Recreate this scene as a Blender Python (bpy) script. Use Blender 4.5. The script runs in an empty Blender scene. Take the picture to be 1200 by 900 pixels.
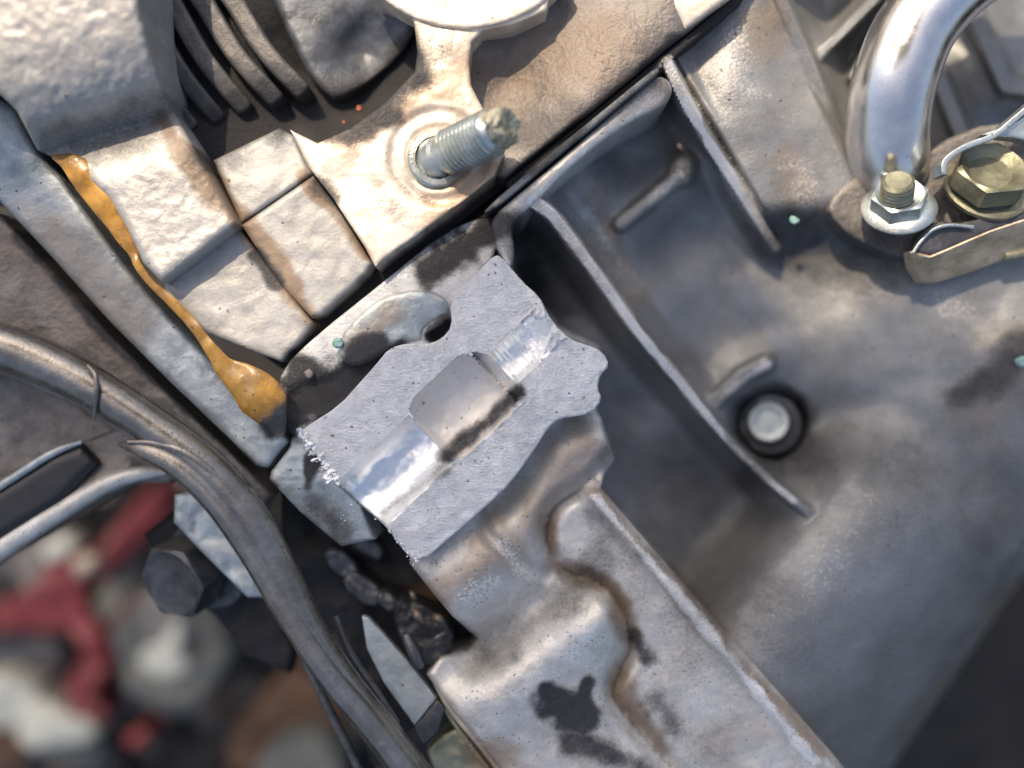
import bpy, bmesh, math, random
import numpy as np
from mathutils import Vector, Matrix
from mathutils.geometry import delaunay_2d_cdt
random.seed(7); RNG = np.random.RandomState(7)
R = math.radians
C = bpy.context.scene.collection
sc = bpy.context.scene
sc.unit_settings.scale_length = 0.01            # one unit is one centimetre

# ------------------------------------------------------------------ camera
D = 21.0; S = 0.018
cam_d = bpy.data.cameras.new('camera'); cam = bpy.data.objects.new('camera', cam_d); C.objects.link(cam)
cam.location = (0, 0, D); cam_d.lens = 35.0; cam_d.sensor_width = 36.0
cam_d.clip_start = 0.1; cam_d.clip_end = 5000
cam_d.dof.use_dof = True; cam_d.dof.focus_distance = D + 0.1; cam_d.dof.aperture_fstop = 0.030
sc.camera = cam
# ------------------------------------------------------------------ sky and sun
SUN_EL, SUN_AZ = 50.0, 118.0                     # azimuth measured counter-clockwise from +x, where the sun stands
sd = Vector((math.cos(R(SUN_EL))*math.cos(R(SUN_AZ)), math.cos(R(SUN_EL))*math.sin(R(SUN_AZ)), math.sin(R(SUN_EL))))
w = bpy.data.worlds.new('World'); sc.world = w; w.use_nodes = True
nt = w.node_tree; bg = nt.nodes['Background']
sky = nt.nodes.new('ShaderNodeTexSky'); sky.sky_type = 'NISHITA'; sky.sun_disc = False
sky.sun_elevation = R(SUN_EL); sky.sun_rotation = R(90 - SUN_AZ); sky.air_density = 1.0; sky.dust_density = 6.0; sky.ozone_density = 1.0
nt.links.new(sky.outputs[0], bg.inputs[0]); bg.inputs[1].default_value = 0.14
sun_d = bpy.data.lights.new('sun', 'SUN'); sun = bpy.data.objects.new('sun', sun_d); C.objects.link(sun)
sun_d.energy = 3.0; sun_d.angle = R(0.5); sun_d.color = (1.0, 0.82, 0.60)
sun.rotation_euler = sd.to_track_quat('Z', 'Y').to_euler()
sc.view_settings.view_transform = 'Standard'; sc.view_settings.look = 'None'
sc.view_settings.exposure = 0.68; sc.view_settings.gamma = 1
sc.render.engine = 'CYCLES'

# ------------------------------------------------------------------ helpers
def W(px, py, z=0.0):
    k = (D - z) / D
    return Vector(((px-600)*S*k, (450-py)*S*k, z))
def Wn(P, z):
    k = (D - z) / D
    return np.stack([(P[:,0]-600)*S*k, (450-P[:,1])*S*k, z], 1)

def chaikin(P, n=2, closed=True):
    P = [np.array(p[:2], float) for p in P]
    for _ in range(n):
        Q = []
        m = len(P)
        if not closed: Q.append(P[0])
        for i in range(m if closed else m-1):
            a, b = P[i], P[(i+1) % m]
            Q += [a*.75+b*.25, a*.25+b*.75]
        if not closed: Q.append(P[-1])
        P = Q
    return np.array(P)
def catmull(P, n=8, closed=False):
    P = np.array(P, float); out = []
    m = len(P)
    for i in range(m if closed else m-1):
        p0 = P[(i-1) % m] if (closed or i > 0) else 2*P[0]-P[1]
        p1 = P[i]; p2 = P[(i+1) % m]
        p3 = P[(i+2) % m] if (closed or i+2 < m) else 2*P[-1]-P[-2]
        for k in range(n):
            t = k/n
            out.append(.5*((2*p1)+(-p0+p2)*t+(2*p0-5*p1+4*p2-p3)*t*t+(-p0+3*p1-3*p2+p3)*t**3))
    if not closed: out.append(P[-1])
    return np.array(out)
def resample(P, step, closed=True):
    P = np.array(P, float)
    Q = np.vstack([P, P[:1]]) if closed else P
    seg = np.linalg.norm(np.diff(Q, axis=0)[:, :2], axis=1); s = np.r_[0, np.cumsum(seg)]
    n = max(3, int(round(s[-1]/step)))
    t = np.linspace(0, s[-1], n+1)
    if closed: t = t[:-1]
    return np.stack([np.interp(t, s, Q[:, k]) for k in range(Q.shape[1])], 1)
def seg_dist(X, L, closed=False):
    """distance to a polyline, and interpolated extra columns of L at the nearest point"""
    L = np.array(L, float)
    if closed: L = np.vstack([L, L[:1]])
    best = np.full(len(X), 1e9); ex = np.zeros((len(X), max(0, L.shape[1]-2)))
    for a, b in zip(L[:-1], L[1:]):
        d = b[:2]-a[:2]; l2 = max(1e-9, d@d)
        t = np.clip(((X-a[:2])@d)/l2, 0, 1)
        q = a[:2]+t[:, None]*d
        dd = np.hypot(X[:, 0]-q[:, 0], X[:, 1]-q[:, 1])
        m = dd < best; best[m] = dd[m]
        if ex.shape[1]: ex[m] = a[2:]+t[m][:, None]*(b[2:]-a[2:])
    return best, ex
def inside(X, P):
    P = np.array(P, float); r = np.zeros(len(X), bool); n = len(P); j = n-1
    for i in range(n):
        xi, yi = P[i, :2]; xj, yj = P[j, :2]
        c = ((yi > X[:, 1]) != (yj > X[:, 1])) & (X[:, 0] < (xj-xi)*(X[:, 1]-yi)/(yj-yi+1e-12)+xi)
        r ^= c; j = i
    return r
def sm(a, b, x):
    t = np.clip((x-a)/(b-a), 0, 1); return t*t*(3-2*t)
_lat = RNG.rand(8, 128, 128)
def vnoise(X, scale, k=0):
    U = X/scale + 37.3*k; i = np.floor(U).astype(int); f = U-i; f = f*f*(3-2*f)
    L = _lat[k % 8]; x0 = i[:, 0] % 128; y0 = i[:, 1] % 128; x1 = (x0+1) % 128; y1 = (y0+1) % 128
    return (L[x0, y0]*(1-f[:, 0])+L[x1, y0]*f[:, 0])*(1-f[:, 1])+(L[x0, y1]*(1-f[:, 0])+L[x1, y1]*f[:, 0])*f[:, 1]-.5
def fbm(X, scale, o=4, k=0):
    return sum(vnoise(X, scale/2**i, k+i)/2**i for i in range(o))
def blend(X, ctrl, p=3.0, eps=25.):
    """smooth surface through scattered control points (px, py, z)"""
    Cn = np.array(ctrl, float)
    d2 = (X[:, None, 0]-Cn[None, :, 0])**2+(X[:, None, 1]-Cn[None, :, 1])**2+eps**2
    wt = d2**(-p/2*1.3)
    return (wt*Cn[None, :, 2]).sum(1)/wt.sum(1)

# dirt and painted light strokes in object plane: (channel, radius, soft, strength, points)   0 = grime and shade, 1 = stain and warm tint, 2 = wear and lit areas
DIRT_LIGHT = []
def dirt_light(ch, r, soft, k, *pts): DIRT_LIGHT.append((ch, r, soft, k, pts))
def dirt_light_at(X, skip=()):
    out = np.zeros((len(X), 3))
    wob = fbm(X, 34, 4, 1)
    for ch, r, soft, k, pts in DIRT_LIGHT:
        pts = list(pts) if len(pts) > 1 else [pts[0], (pts[0][0]+.5, pts[0][1])]
        d, _ = seg_dist(X, pts)
        v = k*(1-sm(r-soft, r+soft, d+wob*min(r, 26)*1.1))
        out[:, ch] = np.maximum(out[:, ch], v)
    return np.clip(out, 0, 1)

def link(name, me, mat, parent=None):
    o = bpy.data.objects.new(name, me); C.objects.link(o)
    if mat is not None and not me.materials: me.materials.append(mat)
    if parent is not None: o.parent = parent; o.matrix_parent_inverse = Matrix.Translation(-parent.location)
    return o
def tag(o, label, cat, group=None, kind=None):
    if label: o['label'] = label
    if cat: o['category'] = cat
    if group: o['group'] = group
    if kind: o['kind'] = kind
    return o
def thing(name, label, cat, at=(600, 450, 0), group=None):
    o = bpy.data.objects.new(name, None); C.objects.link(o); o.location = W(*at); o.empty_display_size = .3
    return tag(o, label, cat, group)
def finish(me, ang=38, px=None):
    me.validate(); me.polygons.foreach_set('use_smooth', [True]*len(me.polygons))
    me.set_sharp_from_angle(angle=R(ang)); me.update()
def set_dirt_light(me, PX):
    a = me.attributes.new('dirt_light', 'FLOAT_COLOR', 'POINT')
    d = np.ones((len(PX), 4)); d[:, :3] = dirt_light_at(PX)
    a.data.foreach_set('color', d.ravel().astype(np.float32))
def relief(name, outline, zf, mat, parent=None, res=6., r=0., depth=1.5, smooth=0, label=None, ang=38, nodirt=False, feat=()):
    """a solid cut to an outline given in picture units at height zf, with a rounded rim r (picture units) and side walls down by depth (cm)"""
    P = chaikin(outline, smooth) if smooth else np.array([p[:2] for p in outline], float)
    B = resample(P, res*.8)
    if not smooth:                                   # keep the corners
        for c in P:
            k = np.argmin(((B-c)**2).sum(1)); B[k] = c
    nB = len(B)
    area = 0.5*np.sum(B[:, 0]*np.roll(B[:, 1], -1)-np.roll(B[:, 0], -1)*B[:, 1])
    T = np.roll(B, -1, 0)-np.roll(B, 1, 0); T /= np.linalg.norm(T, axis=1)[:, None]+1e-9
    N = np.stack([-T[:, 1], T[:, 0]], 1)*(1 if area > 0 else -1)
    pts = [B]
    lo, hi = B.min(0), B.max(0)
    gx = np.arange(lo[0], hi[0], res); gy = np.arange(lo[1], hi[1], res*.866)
    G = np.array([(x+(res/2 if j % 2 else 0), y) for j, y in enumerate(gy) for x in gx])
    G = G[inside(G, B)]; dG, _ = seg_dist(G, B, True)
    keep = dG > (max(r, 0)+res*.55)
    G = G[keep]
    if len(feat):
        Fp = np.array(feat, float); Fp = Fp[inside(Fp, B)]; dF, _ = seg_dist(Fp, B, True); Fp = Fp[dF > r+res*.4]
        cell = set(map(tuple, np.floor(Fp/res).astype(int))); gk = np.floor(G/res).astype(int)
        G = G[[tuple(g) not in cell for g in gk]]; G = np.vstack([G, Fp])
    if r > 0:
        for q in (.08, .28, .6, 1.0):
            O = B+N*r*q; O = O[inside(O, B)]; d, _ = seg_dist(O, B, True); pts.append(O[d > r*q*.93])
    pts.append(G); X = np.vstack(pts)
    vs, es, fs, ov, oe, of = delaunay_2d_cdt([Vector(p) for p in X], [(i, (i+1) % nB) for i in range(nB)], [], 1, 1e-4)
    X2 = np.array([tuple(v) for v in vs])
    mapB = {}
    for i, o in enumerate(ov):
        for q in o:
            if q < nB: mapB[q] = i
    d2, _ = seg_dist(X2, B, True)
    z = zf(X2) if callable(zf) else np.full(len(X2), float(zf))
    if r > 0:
        t = np.clip(d2/r, 0, 1); z = z-(r*S)*(1-np.sqrt(np.clip(1-(1-t)**2, 0, 1)))
    V = Wn(X2, z)
    F = [f for f in fs]
    # side walls
    n0 = len(V); ring = [mapB[i] for i in range(nB)]
    nx = []; steps = (.04, .5, 1.0) if depth > .3 else (1.0,)
    Wd = [V]
    for s in steps:
        Q = V[ring].copy(); Q[:, 2] -= depth*s; Wd.append(Q)
    V = np.vstack(Wd); PX = np.vstack([X2]+[X2[ring]]*len(steps))
    prev = ring
    for k in range(len(steps)):
        cur = [n0+k*nB+i for i in range(nB)]
        for i in range(nB):
            j = (i+1) % nB
            F.append((prev[j], prev[i], cur[i], cur[j]) if area < 0 else (prev[i], prev[j], cur[j], cur[i]))
        prev = cur
    me = bpy.data.meshes.new(name); me.from_pydata([tuple(v) for v in V], [], [tuple(f) for f in F])
    bm = bmesh.new(); bm.from_mesh(me)
    bmesh.ops.recalc_face_normals(bm, faces=bm.faces)
    # top must face the camera
    up = sum(f.normal.z*f.calc_area() for f in bm.faces)
    if up < 0: bmesh.ops.reverse_faces(bm, faces=bm.faces)
    bm.to_mesh(me); bm.free()
    finish(me, ang); set_dirt_light(me, PX)
    o = link(name, me, mat, parent)
    if label: o['label'] = label
    return o
def field(name, x0, x1, y0, y1, res, zf, mat, parent=None, keep=None, ang=60):
    xs = np.arange(x0, x1+res, res); ys = np.arange(y0, y1+res, res)
    X = np.array([(x, y) for y in ys for x in xs]); z = zf(X); V = Wn(X, z); nx = len(xs)
    i, j = np.meshgrid(np.arange(nx-1), np.arange(len(ys)-1)); a = (j*nx+i).ravel()
    F = np.stack([a, a+nx, a+nx+1, a+1], 1)
    if keep is not None:
        cen = (X[F[:, 0]]+X[F[:, 2]])/2; F = F[inside(cen, keep)]
    me = bpy.data.meshes.new(name); me.from_pydata(V.tolist(), [], F.tolist())
    finish(me, ang); set_dirt_light(me, X)
    bm = bmesh.new(); bm.from_mesh(me); bmesh.ops.delete(bm, geom=[v for v in bm.verts if not v.link_faces], context='VERTS'); bm.to_mesh(me); bm.free()
    return link(name, me, mat, parent)
def tube(name, pts, rad, mat, parent=None, n=28, sub=8, flat=1.0, cap=True, wob=0.0, arc=None, up=Vector((0,0,1))):
    """tube through (px, py, z) points; rad in cm, one or per point"""
    P3 = np.array([tuple(W(*p[:3])) for p in pts])
    rr = np.array([rad]*len(pts) if np.isscalar(rad) else rad, float)
    Q = catmull(np.hstack([P3, rr[:, None]]), sub) if sub > 1 else np.hstack([P3, rr[:, None]])
    V = []; F = []; m = len(Q); px = []
    N0 = None
    for i in range(m):
        t = Vector(Q[min(i+1, m-1), :3]-Q[max(i-1, 0), :3]).normalized()
        if N0 is None:
            u = up if abs(t.dot(up)) < .95 else Vector((1, 0, 0)); N0 = (u-t*u.dot(t)).normalized()
        N0 = (N0-t*N0.dot(t)).normalized(); Bn = t.cross(N0)
        for k in range(n):
            a = 2*math.pi*k/n; rad_ = Q[i, 3]*(1+wob*math.sin(i*.7+k*.9)*.5+wob*(random.random()-.5))
            p = Vector(Q[i, :3])+N0*math.cos(a)*rad_*flat+Bn*math.sin(a)*rad_
            V.append(tuple(p)); kk = (D-p.z)/D; px.append((p.x/(S*kk)+600, 450-p.y/(S*kk)))
    for i in range(m-1):
        for k in range(n):
            k2 = (k+1) % n; F.append((i*n+k, i*n+k2, (i+1)*n+k2, (i+1)*n+k))
    if cap: F.append(tuple(range(n-1, -1, -1))); F.append(tuple((m-1)*n+k for k in range(n)))
    me = bpy.data.meshes.new(name); me.from_pydata(V, [], F)
    bm = bmesh.new(); bm.from_mesh(me); bmesh.ops.recalc_face_normals(bm, faces=bm.faces); bm.to_mesh(me); bm.free()
    finish(me, 40); set_dirt_light(me, np.array(px))
    return link(name, me, mat, parent)
def lathe(name, base, axis, prof, mat, parent=None, n=40, hexr=None, thread=None, phase=0.0):
    """revolve prof [(along, radius)] about axis from base (cm). n=6 gives a hexagon."""
    ax = Vector(axis).normalized(); u = ax.orthogonal().normalized(); v = ax.cross(u)
    V = []; F = []; m = len(prof); px = []
    for (h, r_) in prof:
        for k in range(n):
            a = 2*math.pi*k/n+phase
            rr = r_
            if thread: rr = r_+thread(h, a)
            p = Vector(base)+ax*h+u*math.cos(a)*rr+v*math.sin(a)*rr
            V.append(tuple(p)); kk = (D-p.z)/D; px.append((p.x/(S*kk)+600, 450-p.y/(S*kk)))
    for i in range(m-1):
        for k in range(n):
            k2 = (k+1) % n; F.append((i*n+k, i*n+k2, (i+1)*n+k2, (i+1)*n+k))
    F.append(tuple(range(n-1, -1, -1))); F.append(tuple((m-1)*n+k for k in range(n)))
    me = bpy.data.meshes.new(name); me.from_pydata(V, [], F)
    bm = bmesh.new(); bm.from_mesh(me); bmesh.ops.recalc_face_normals(bm, faces=bm.faces); bm.to_mesh(me); bm.free()
    finish(me, 35); set_dirt_light(me, np.array(px))
    return link(name, me, mat, parent)
def hexhead(name, base, axis, r_, h, mat, parent=None, phase=0., dish=0.0):
    """hexagon with chamfered corners; across-corners radius r_"""
    ax = Vector(axis).normalized(); u = ax.orthogonal().normalized(); v = ax.cross(u)
    n = 48; V = []; F = []; px = []
    prof = [(0, 1.0, 0), (h*.80, 1.0, 0), (h*.93, .985, 1), (h, .90, 1), (h*(1-dish), .60, 1), (h*(1-dish*1.2), .25, 1)]
    for (hh, s, rnd) in prof:
        for k in range(n):
            a = 2*math.pi*k/n
            q = (a % (math.pi/3))-math.pi/6
            hr = math.cos(math.pi/6)/math.cos(q)         # hexagon radius
            hr = min(hr, .985)
            rr = r_*(min(hr, s) if s > .95 else min(hr, 10)*s)
            if s <= .9: rr = r_*s*.92
            p = Vector(base)+ax*hh+(u*math.cos(a+phase)+v*math.sin(a+phase))*rr
            V.append(tuple(p)); kk = (D-p.z)/D; px.append((p.x/(S*kk)+600, 450-p.y/(S*kk)))
    for i in range(len(prof)-1):
        for k in range(n):
            k2 = (k+1) % n; F.append((i*n+k, i*n+k2, (i+1)*n+k2, (i+1)*n+k))
    F.append(tuple(range(n-1, -1, -1))); F.append(tuple((len(prof)-1)*n+k for k in range(n)))
    me = bpy.data.meshes.new(name); me.from_pydata(V, [], F)
    bm = bmesh.new(); bm.from_mesh(me); bmesh.ops.recalc_face_normals(bm, faces=bm.faces); bm.to_mesh(me); bm.free()
    finish(me, 22); set_dirt_light(me, np.array(px))
    return link(name, me, mat, parent)

# ------------------------------------------------------------------ materials
def metal(name, base, met=.6, rough=.45, cast=.02, cscale=9., blotch=.25, grime=(.012,.012,.014), stain=(.16,.095,.045),
          worn_lit=(.80,.79,.77), pits=.0, brush=0., spots=.5, base2=None, spec=.5, film=(.10,.085,.07), filmk=.35, coat=0., pitscale=6.):
    m = bpy.data.materials.new(name); m.use_nodes = True; t = m.node_tree; n = t.nodes; L = t.links
    b = n['Principled BSDF']
    tc = n.new('ShaderNodeTexCoord'); at = n.new('ShaderNodeAttribute'); at.attribute_name = 'dirt_light'
    sp = n.new('ShaderNodeSeparateColor'); L.new(at.outputs['Color'], sp.inputs[0])
    def noise(s, det=5, ro=.6, dist=0., src=None):
        q = n.new('ShaderNodeTexNoise'); q.inputs['Scale'].default_value = s; q.inputs['Detail'].default_value = det
        q.inputs['Roughness'].default_value = ro; q.inputs['Distortion'].default_value = dist
        L.new(src if src else tc.outputs['Object'], q.inputs['Vector']); return q.outputs['Fac']
    def mth(op, a, b_=None, c=None, clamp=False):
        q = n.new('ShaderNodeMath'); q.operation = op; q.use_clamp = clamp
        for i, v in enumerate((a, b_, c)):
            if v is None: continue
            if isinstance(v, (int, float)): q.inputs[i].default_value = v
            else: L.new(v, q.inputs[i])
        return q.outputs[0]
    def ramp(x, a, c):
        q = n.new('ShaderNodeMapRange'); q.interpolation_type = 'SMOOTHSTEP'; q.inputs[1].default_value = a; q.inputs[2].default_value = c
        L.new(x, q.inputs[0]); return q.outputs[0]
    def mix(f, a, c):
        q = n.new('ShaderNodeMix'); q.data_type = 'RGBA'
        if isinstance(f, (int, float)): q.inputs[0].default_value = f
        else: L.new(f, q.inputs[0])
        for i, v in ((6, a), (7, c)):
            if isinstance(v, tuple): q.inputs[i].default_value = (*v, 1)
            else: L.new(v, q.inputs[i])
        return q.outputs[2]
    big = noise(.55, 4, .55, .4); mid = noise(2.3, 6, .62, .3); fine = noise(16, 4, .6); vf = noise(42, 3, .6)
    lo_ = tuple(c*(1-blotch) for c in base); hi_ = base2 or tuple(min(1, c*(1+blotch*.8)) for c in base)
    col = mix(ramp(mid, .28, .72), lo_, hi_)
    # thin film of old oil and road dust, patchy
    fm = mth('MULTIPLY', ramp(mth('ADD', mth('MULTIPLY', big, .65), mth('MULTIPLY', fine, .35)), .40, .70), filmk)
    col = mix(fm, col, film)
    dirt_light(0, 5, 5, .5, (452,178),(460,205),(478,226),(505,238)); dirt_light(0, 14, 12, .35, (436,190),(446,230),(470,250))
# brown stain and warm tint
    st = ramp(mth('ADD', sp.outputs[1], mth('MULTIPLY', mth('SUBTRACT', mid, .5), .55)), .15, .85)
    st = mth('MULTIPLY', st, ramp(sp.outputs[1], 0.02, .15))
    col = mix(mth('MULTIPLY', st, .8), col, stain)
    # bright wear and painted lit areas
    wn = ramp(mth('ADD', sp.outputs[2], mth('MULTIPLY', mth('SUBTRACT', fine, .5), .9)), .35, .75)
    wn = mth('MULTIPLY', wn, ramp(sp.outputs[2], 0.02, .15))
    col = mix(wn, col, worn_lit)
    # grime and painted shade, broken up at the rim, plus loose specks
    gr = ramp(mth('ADD', sp.outputs[0], mth('ADD', mth('MULTIPLY', mth('SUBTRACT', fine, .5), .35), mth('MULTIPLY', mth('SUBTRACT', mid, .5), .5))), .08, .92)
    gcr = ramp(mth('ADD', sp.outputs[0], mth('MULTIPLY', mth('SUBTRACT', fine, .5), .5)), .74, .9)
    gr = mth('MAXIMUM', gr, gcr)
    gr = mth('MULTIPLY', gr, ramp(sp.outputs[0], 0.02, .12))
    vo = n.new('ShaderNodeTexVoronoi'); vo.inputs['Scale'].default_value = pitscale; L.new(tc.outputs['Object'], vo.inputs['Vector'])
    wp = n.new('ShaderNodeVectorMath'); wp.operation = 'ADD'
    sk = n.new('ShaderNodeTexNoise'); sk.inputs['Scale'].default_value = 9; L.new(tc.outputs['Object'], sk.inputs['Vector'])
    wsc = n.new('ShaderNodeVectorMath'); wsc.operation = 'SCALE'; wsc.inputs['Scale'].default_value = .12
    L.new(sk.outputs['Color'], wsc.inputs[0]); L.new(tc.outputs['Object'], wp.inputs[0]); L.new(wsc.outputs[0], wp.inputs[1]); L.new(wp.outputs[0], vo.inputs['Vector'])
    vr = n.new('ShaderNodeSeparateColor'); L.new(vo.outputs['Color'], vr.inputs[0])
    speck = mth('MULTIPLY', mth('SUBTRACT', 1.0, ramp(vo.outputs['Distance'], .05, .26)), mth('GREATER_THAN', mth('MULTIPLY', vr.outputs[0], mth('ADD', mid, .45)), 1-spots*.42))
    allg = mth('MAXIMUM', gr, mth('MULTIPLY', speck, .85))
    gcol = mix(fine, grime, tuple(c*2.4+.008 for c in grime))
    col = mix(allg, col, gcol)
    L.new(col, b.inputs['Base Color'])
    nd = mth('SUBTRACT', 1.0, mth('MAXIMUM', allg, mth('MULTIPLY', mth('MAXIMUM', st, fm), .7)), clamp=True)
    L.new(mth('MAXIMUM', mth('MULTIPLY', nd, met), mth('MULTIPLY', wn, mth('MULTIPLY', nd, .55))), b.inputs['Metallic'])
    rg = mth('ADD', mth('MULTIPLY', mth('SUBTRACT', mid, .5), .35), rough)
    rg = mth('ADD', rg, mth('MULTIPLY', allg, .22))
    rg = mth('SUBTRACT', rg, mth('MULTIPLY', wn, .18), clamp=True)
    L.new(rg, b.inputs['Roughness'])
    b.inputs['Specular IOR Level'].default_value = spec; b.inputs['Coat Weight'].default_value = coat; b.inputs['Coat Roughness'].default_value = .15
    # relief: cast grain, fine grain, brushing, dirt crust
    cs = noise(cscale, 3, .55, .2)
    h = mth('MULTIPLY', cs, cast)
    h = mth('ADD', h, mth('MULTIPLY', vf, cast*.18+.0015))
    h = mth('ADD', h, mth('MULTIPLY', mid, cast*.8))
    h = mth('SUBTRACT', h, mth('MULTIPLY', speck, .008+pits))
    h = mth('ADD', h, mth('MULTIPLY', gr, .006)); h = mth('ADD', h, mth('MULTIPLY', mth('MULTIPLY', gr, fine), .02))
    if brush:
        mp = n.new('ShaderNodeMapping'); mp.inputs['Rotation'].default_value = (0, 0, R(-43)); mp.inputs['Scale'].default_value = (4, 60, 4)
        L.new(tc.outputs['Object'], mp.inputs[0]); h = mth('ADD', h, mth('MULTIPLY', noise(1, 4, .7, 0, mp.outputs[0]), brush))
    bp = n.new('ShaderNodeBump'); bp.inputs['Strength'].default_value = 1.0; bp.inputs['Distance'].default_value = 1.0
    L.new(h, bp.inputs['Height']); L.new(bp.outputs[0], b.inputs['Normal'])
    return m
def plain(name, col, rough=.6, met=0., bump=.01, scale=6., var=.25, sub=0., coat=0.):
    m = bpy.data.materials.new(name); m.use_nodes = True; t = m.node_tree; n = t.nodes; L = t.links; b = n['Principled BSDF']
    tc = n.new('ShaderNodeTexCoord'); q = n.new('ShaderNodeTexNoise'); q.inputs['Scale'].default_value = scale; q.inputs['Detail'].default_value = 6
    L.new(tc.outputs['Object'], q.inputs['Vector'])
    r_ = n.new('ShaderNodeValToRGB'); r_.color_ramp.elements[0].position = .3; r_.color_ramp.elements[1].position = .7
    r_.color_ramp.elements[0].color = (*[c*(1-var) for c in col], 1); r_.color_ramp.elements[1].color = (*[min(1, c*(1+var)) for c in col], 1)
    L.new(q.outputs['Fac'], r_.inputs[0]); L.new(r_.outputs[0], b.inputs['Base Color'])
    b.inputs['Roughness'].default_value = rough; b.inputs['Metallic'].default_value = met; b.inputs['Coat Weight'].default_value = coat
    if sub: b.inputs['Subsurface Weight'].default_value = sub; b.inputs['Subsurface Radius'].default_value = (.3, .15, .05)
    bp = n.new('ShaderNodeBump'); bp.inputs['Distance'].default_value = bump*10; bp.inputs['Strength'].default_value = .5
    L.new(q.outputs['Fac'], bp.inputs['Height']); L.new(bp.outputs[0], b.inputs['Normal'])
    return m

M = {}
M['sand'] = metal('sand_cast_aluminium', (.43,.42,.40), .4, .5, cast=.016, cscale=10, blotch=.12, spots=.1, filmk=.25)
M['pad'] = metal('cast_pad_aluminium', (.335,.335,.33), .3, .52, cast=.009, cscale=13, blotch=.14, spots=.25, filmk=.25)
M['plate'] = metal('bare_plate_aluminium', (.82,.72,.59), .4, .42, cast=.014, cscale=8, blotch=.2, spots=.3, stain=(.30,.17,.08), filmk=.3, film=(.30,.20,.12))  # warm base and stain carry some of the sun's highlights
M['housing'] = metal('gearbox_cast_aluminium', (.25,.255,.258), .42, .40, cast=.014, cscale=18, blotch=.10, spots=.45, filmk=.5, film=(.07,.065,.06), worn_lit=(.66,.63,.59), stain=(.20,.15,.10))
M['flange'] = metal('flange_cast_aluminium', (.54,.53,.505), .4, .42, cast=.015, cscale=9, blotch=.16, spots=1.05, filmk=.45, film=(.20,.16,.115), pitscale=9)
M['cut'] = metal('cut_aluminium', (.66,.665,.68), .4, .44, cast=.036, cscale=17, blotch=.16, spots=.6, filmk=.25, film=(.35,.34,.35), brush=.03, pitscale=7, pits=.01)
M['bore'] = metal('drilled_aluminium', (.96,.95,.93), .85, .33, cast=.006, cscale=5, blotch=.06, spots=.2, filmk=.12)
M['cavity'] = metal('core_aluminium', (.80,.745,.68), .1, .36, cast=.014, cscale=6, blotch=.08, spots=.7, filmk=.15, film=(.4,.35,.3), pitscale=6)
M['strip'] = metal('weathered_aluminium', (.40,.44,.455), .45, .47, cast=.018, cscale=9, blotch=.25, spots=.3, filmk=.4, film=(.2,.19,.16))
M['brown'] = metal('brown_dirty_aluminium', (.19,.175,.165), .4, .5, cast=.03, cscale=9, blotch=.3, spots=.3, filmk=.6, film=(.09,.065,.05))
M['charcoal'] = metal('charcoal_casting', (.10,.095,.093), .3, .5, cast=.012, cscale=12, blotch=.3, spots=.2, filmk=.5, film=(.03,.027,.025))
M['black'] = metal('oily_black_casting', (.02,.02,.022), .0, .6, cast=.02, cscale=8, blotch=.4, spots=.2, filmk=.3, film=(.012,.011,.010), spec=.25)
M['web'] = metal('oily_blue_casting', (.09,.10,.12), .4, .45, cast=.012, cscale=8, blotch=.35, spots=.2, filmk=.5, film=(.03,.03,.032))
M['pipe'] = metal('dark_steel_pipe', (.22,.21,.195), .85, .25, cast=.006, cscale=14, blotch=.25, spots=.4, filmk=.4, film=(.10,.075,.05), pitscale=9)
M['bright_pipe'] = metal('drawn_aluminium_pipe', (.72,.715,.71), .95, .2, cast=.002, cscale=14, blotch=.08, spots=.15, filmk=.15, film=(.3,.27,.25))
M['zinc'] = metal('blue_zinc_steel', (.50,.55,.55), .85, .3, cast=.006, cscale=10, blotch=.2, spots=.15, filmk=.25, film=(.25,.24,.16))
M['yellow_zinc'] = metal('yellow_zinc_steel', (.27,.265,.185), .7, .42, cast=.008, cscale=10, blotch=.3, spots=.2, filmk=.35, film=(.22,.20,.12))
M['brass'] = metal('tarnished_brass_plate', (.66,.54,.40), .6, .34, cast=.01, cscale=8, blotch=.25, spots=.3, filmk=.4, film=(.22,.16,.10))
M['dark_metal'] = metal('dark_oily_steel', (.10,.10,.105), .6, .36, cast=.012, cscale=9, blotch=.4, spots=.2, filmk=.3, film=(.03,.028,.025))
M['shard'] = plain('torn_aluminium', (.92,.92,.91), .35, .35, .01, 8, .08)
M['sealant'] = metal('amber_sealant', (.42,.21,.022), 0, .33, cast=.006, cscale=5, blotch=.4, spots=.6, filmk=.65, film=(.13,.06,.02), coat=.4)
M['red'] = plain('red_paint', (.19,.028,.028), .45, 0, .01, 1.2, .3)
M['ground'] = plain('dark_oily_ground', (.010,.009,.009), .8, 0, .08, .8, .7)
M['white'] = plain('white_plastic', (.50,.50,.43), .45, 0, .02, .6, .15)
M['greybox'] = plain('grey_green_casting', (.13,.13,.115), .5, .3, .02, 1.0, .3)
M['wood'] = plain('brown_wood', (.10,.05,.025), .65, 0, .02, .8, .5)
M['rust'] = plain('rust_flake', (.24,.07,.03), .7, 0, .02, 6, .4)
M['teal'] = plain('green_corrosion', (.20,.34,.33), .7, 0, .02, 8, .3)
M['gloss'] = plain('glossy_black', (.008,.009,.012), .42, 0, .002, 3, .3)
M['tip'] = plain('chewed_steel', (.50,.48,.36), .35, .6, .03, 8, .4)
M['rubber'] = plain('black_rubber', (.02,.02,.022), .45, 0, .01, 6, .3)
M['panel_paint'] = plain('dark_grey_paint', (.10,.10,.11), .4, 0, .01, .2, .1)

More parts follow.
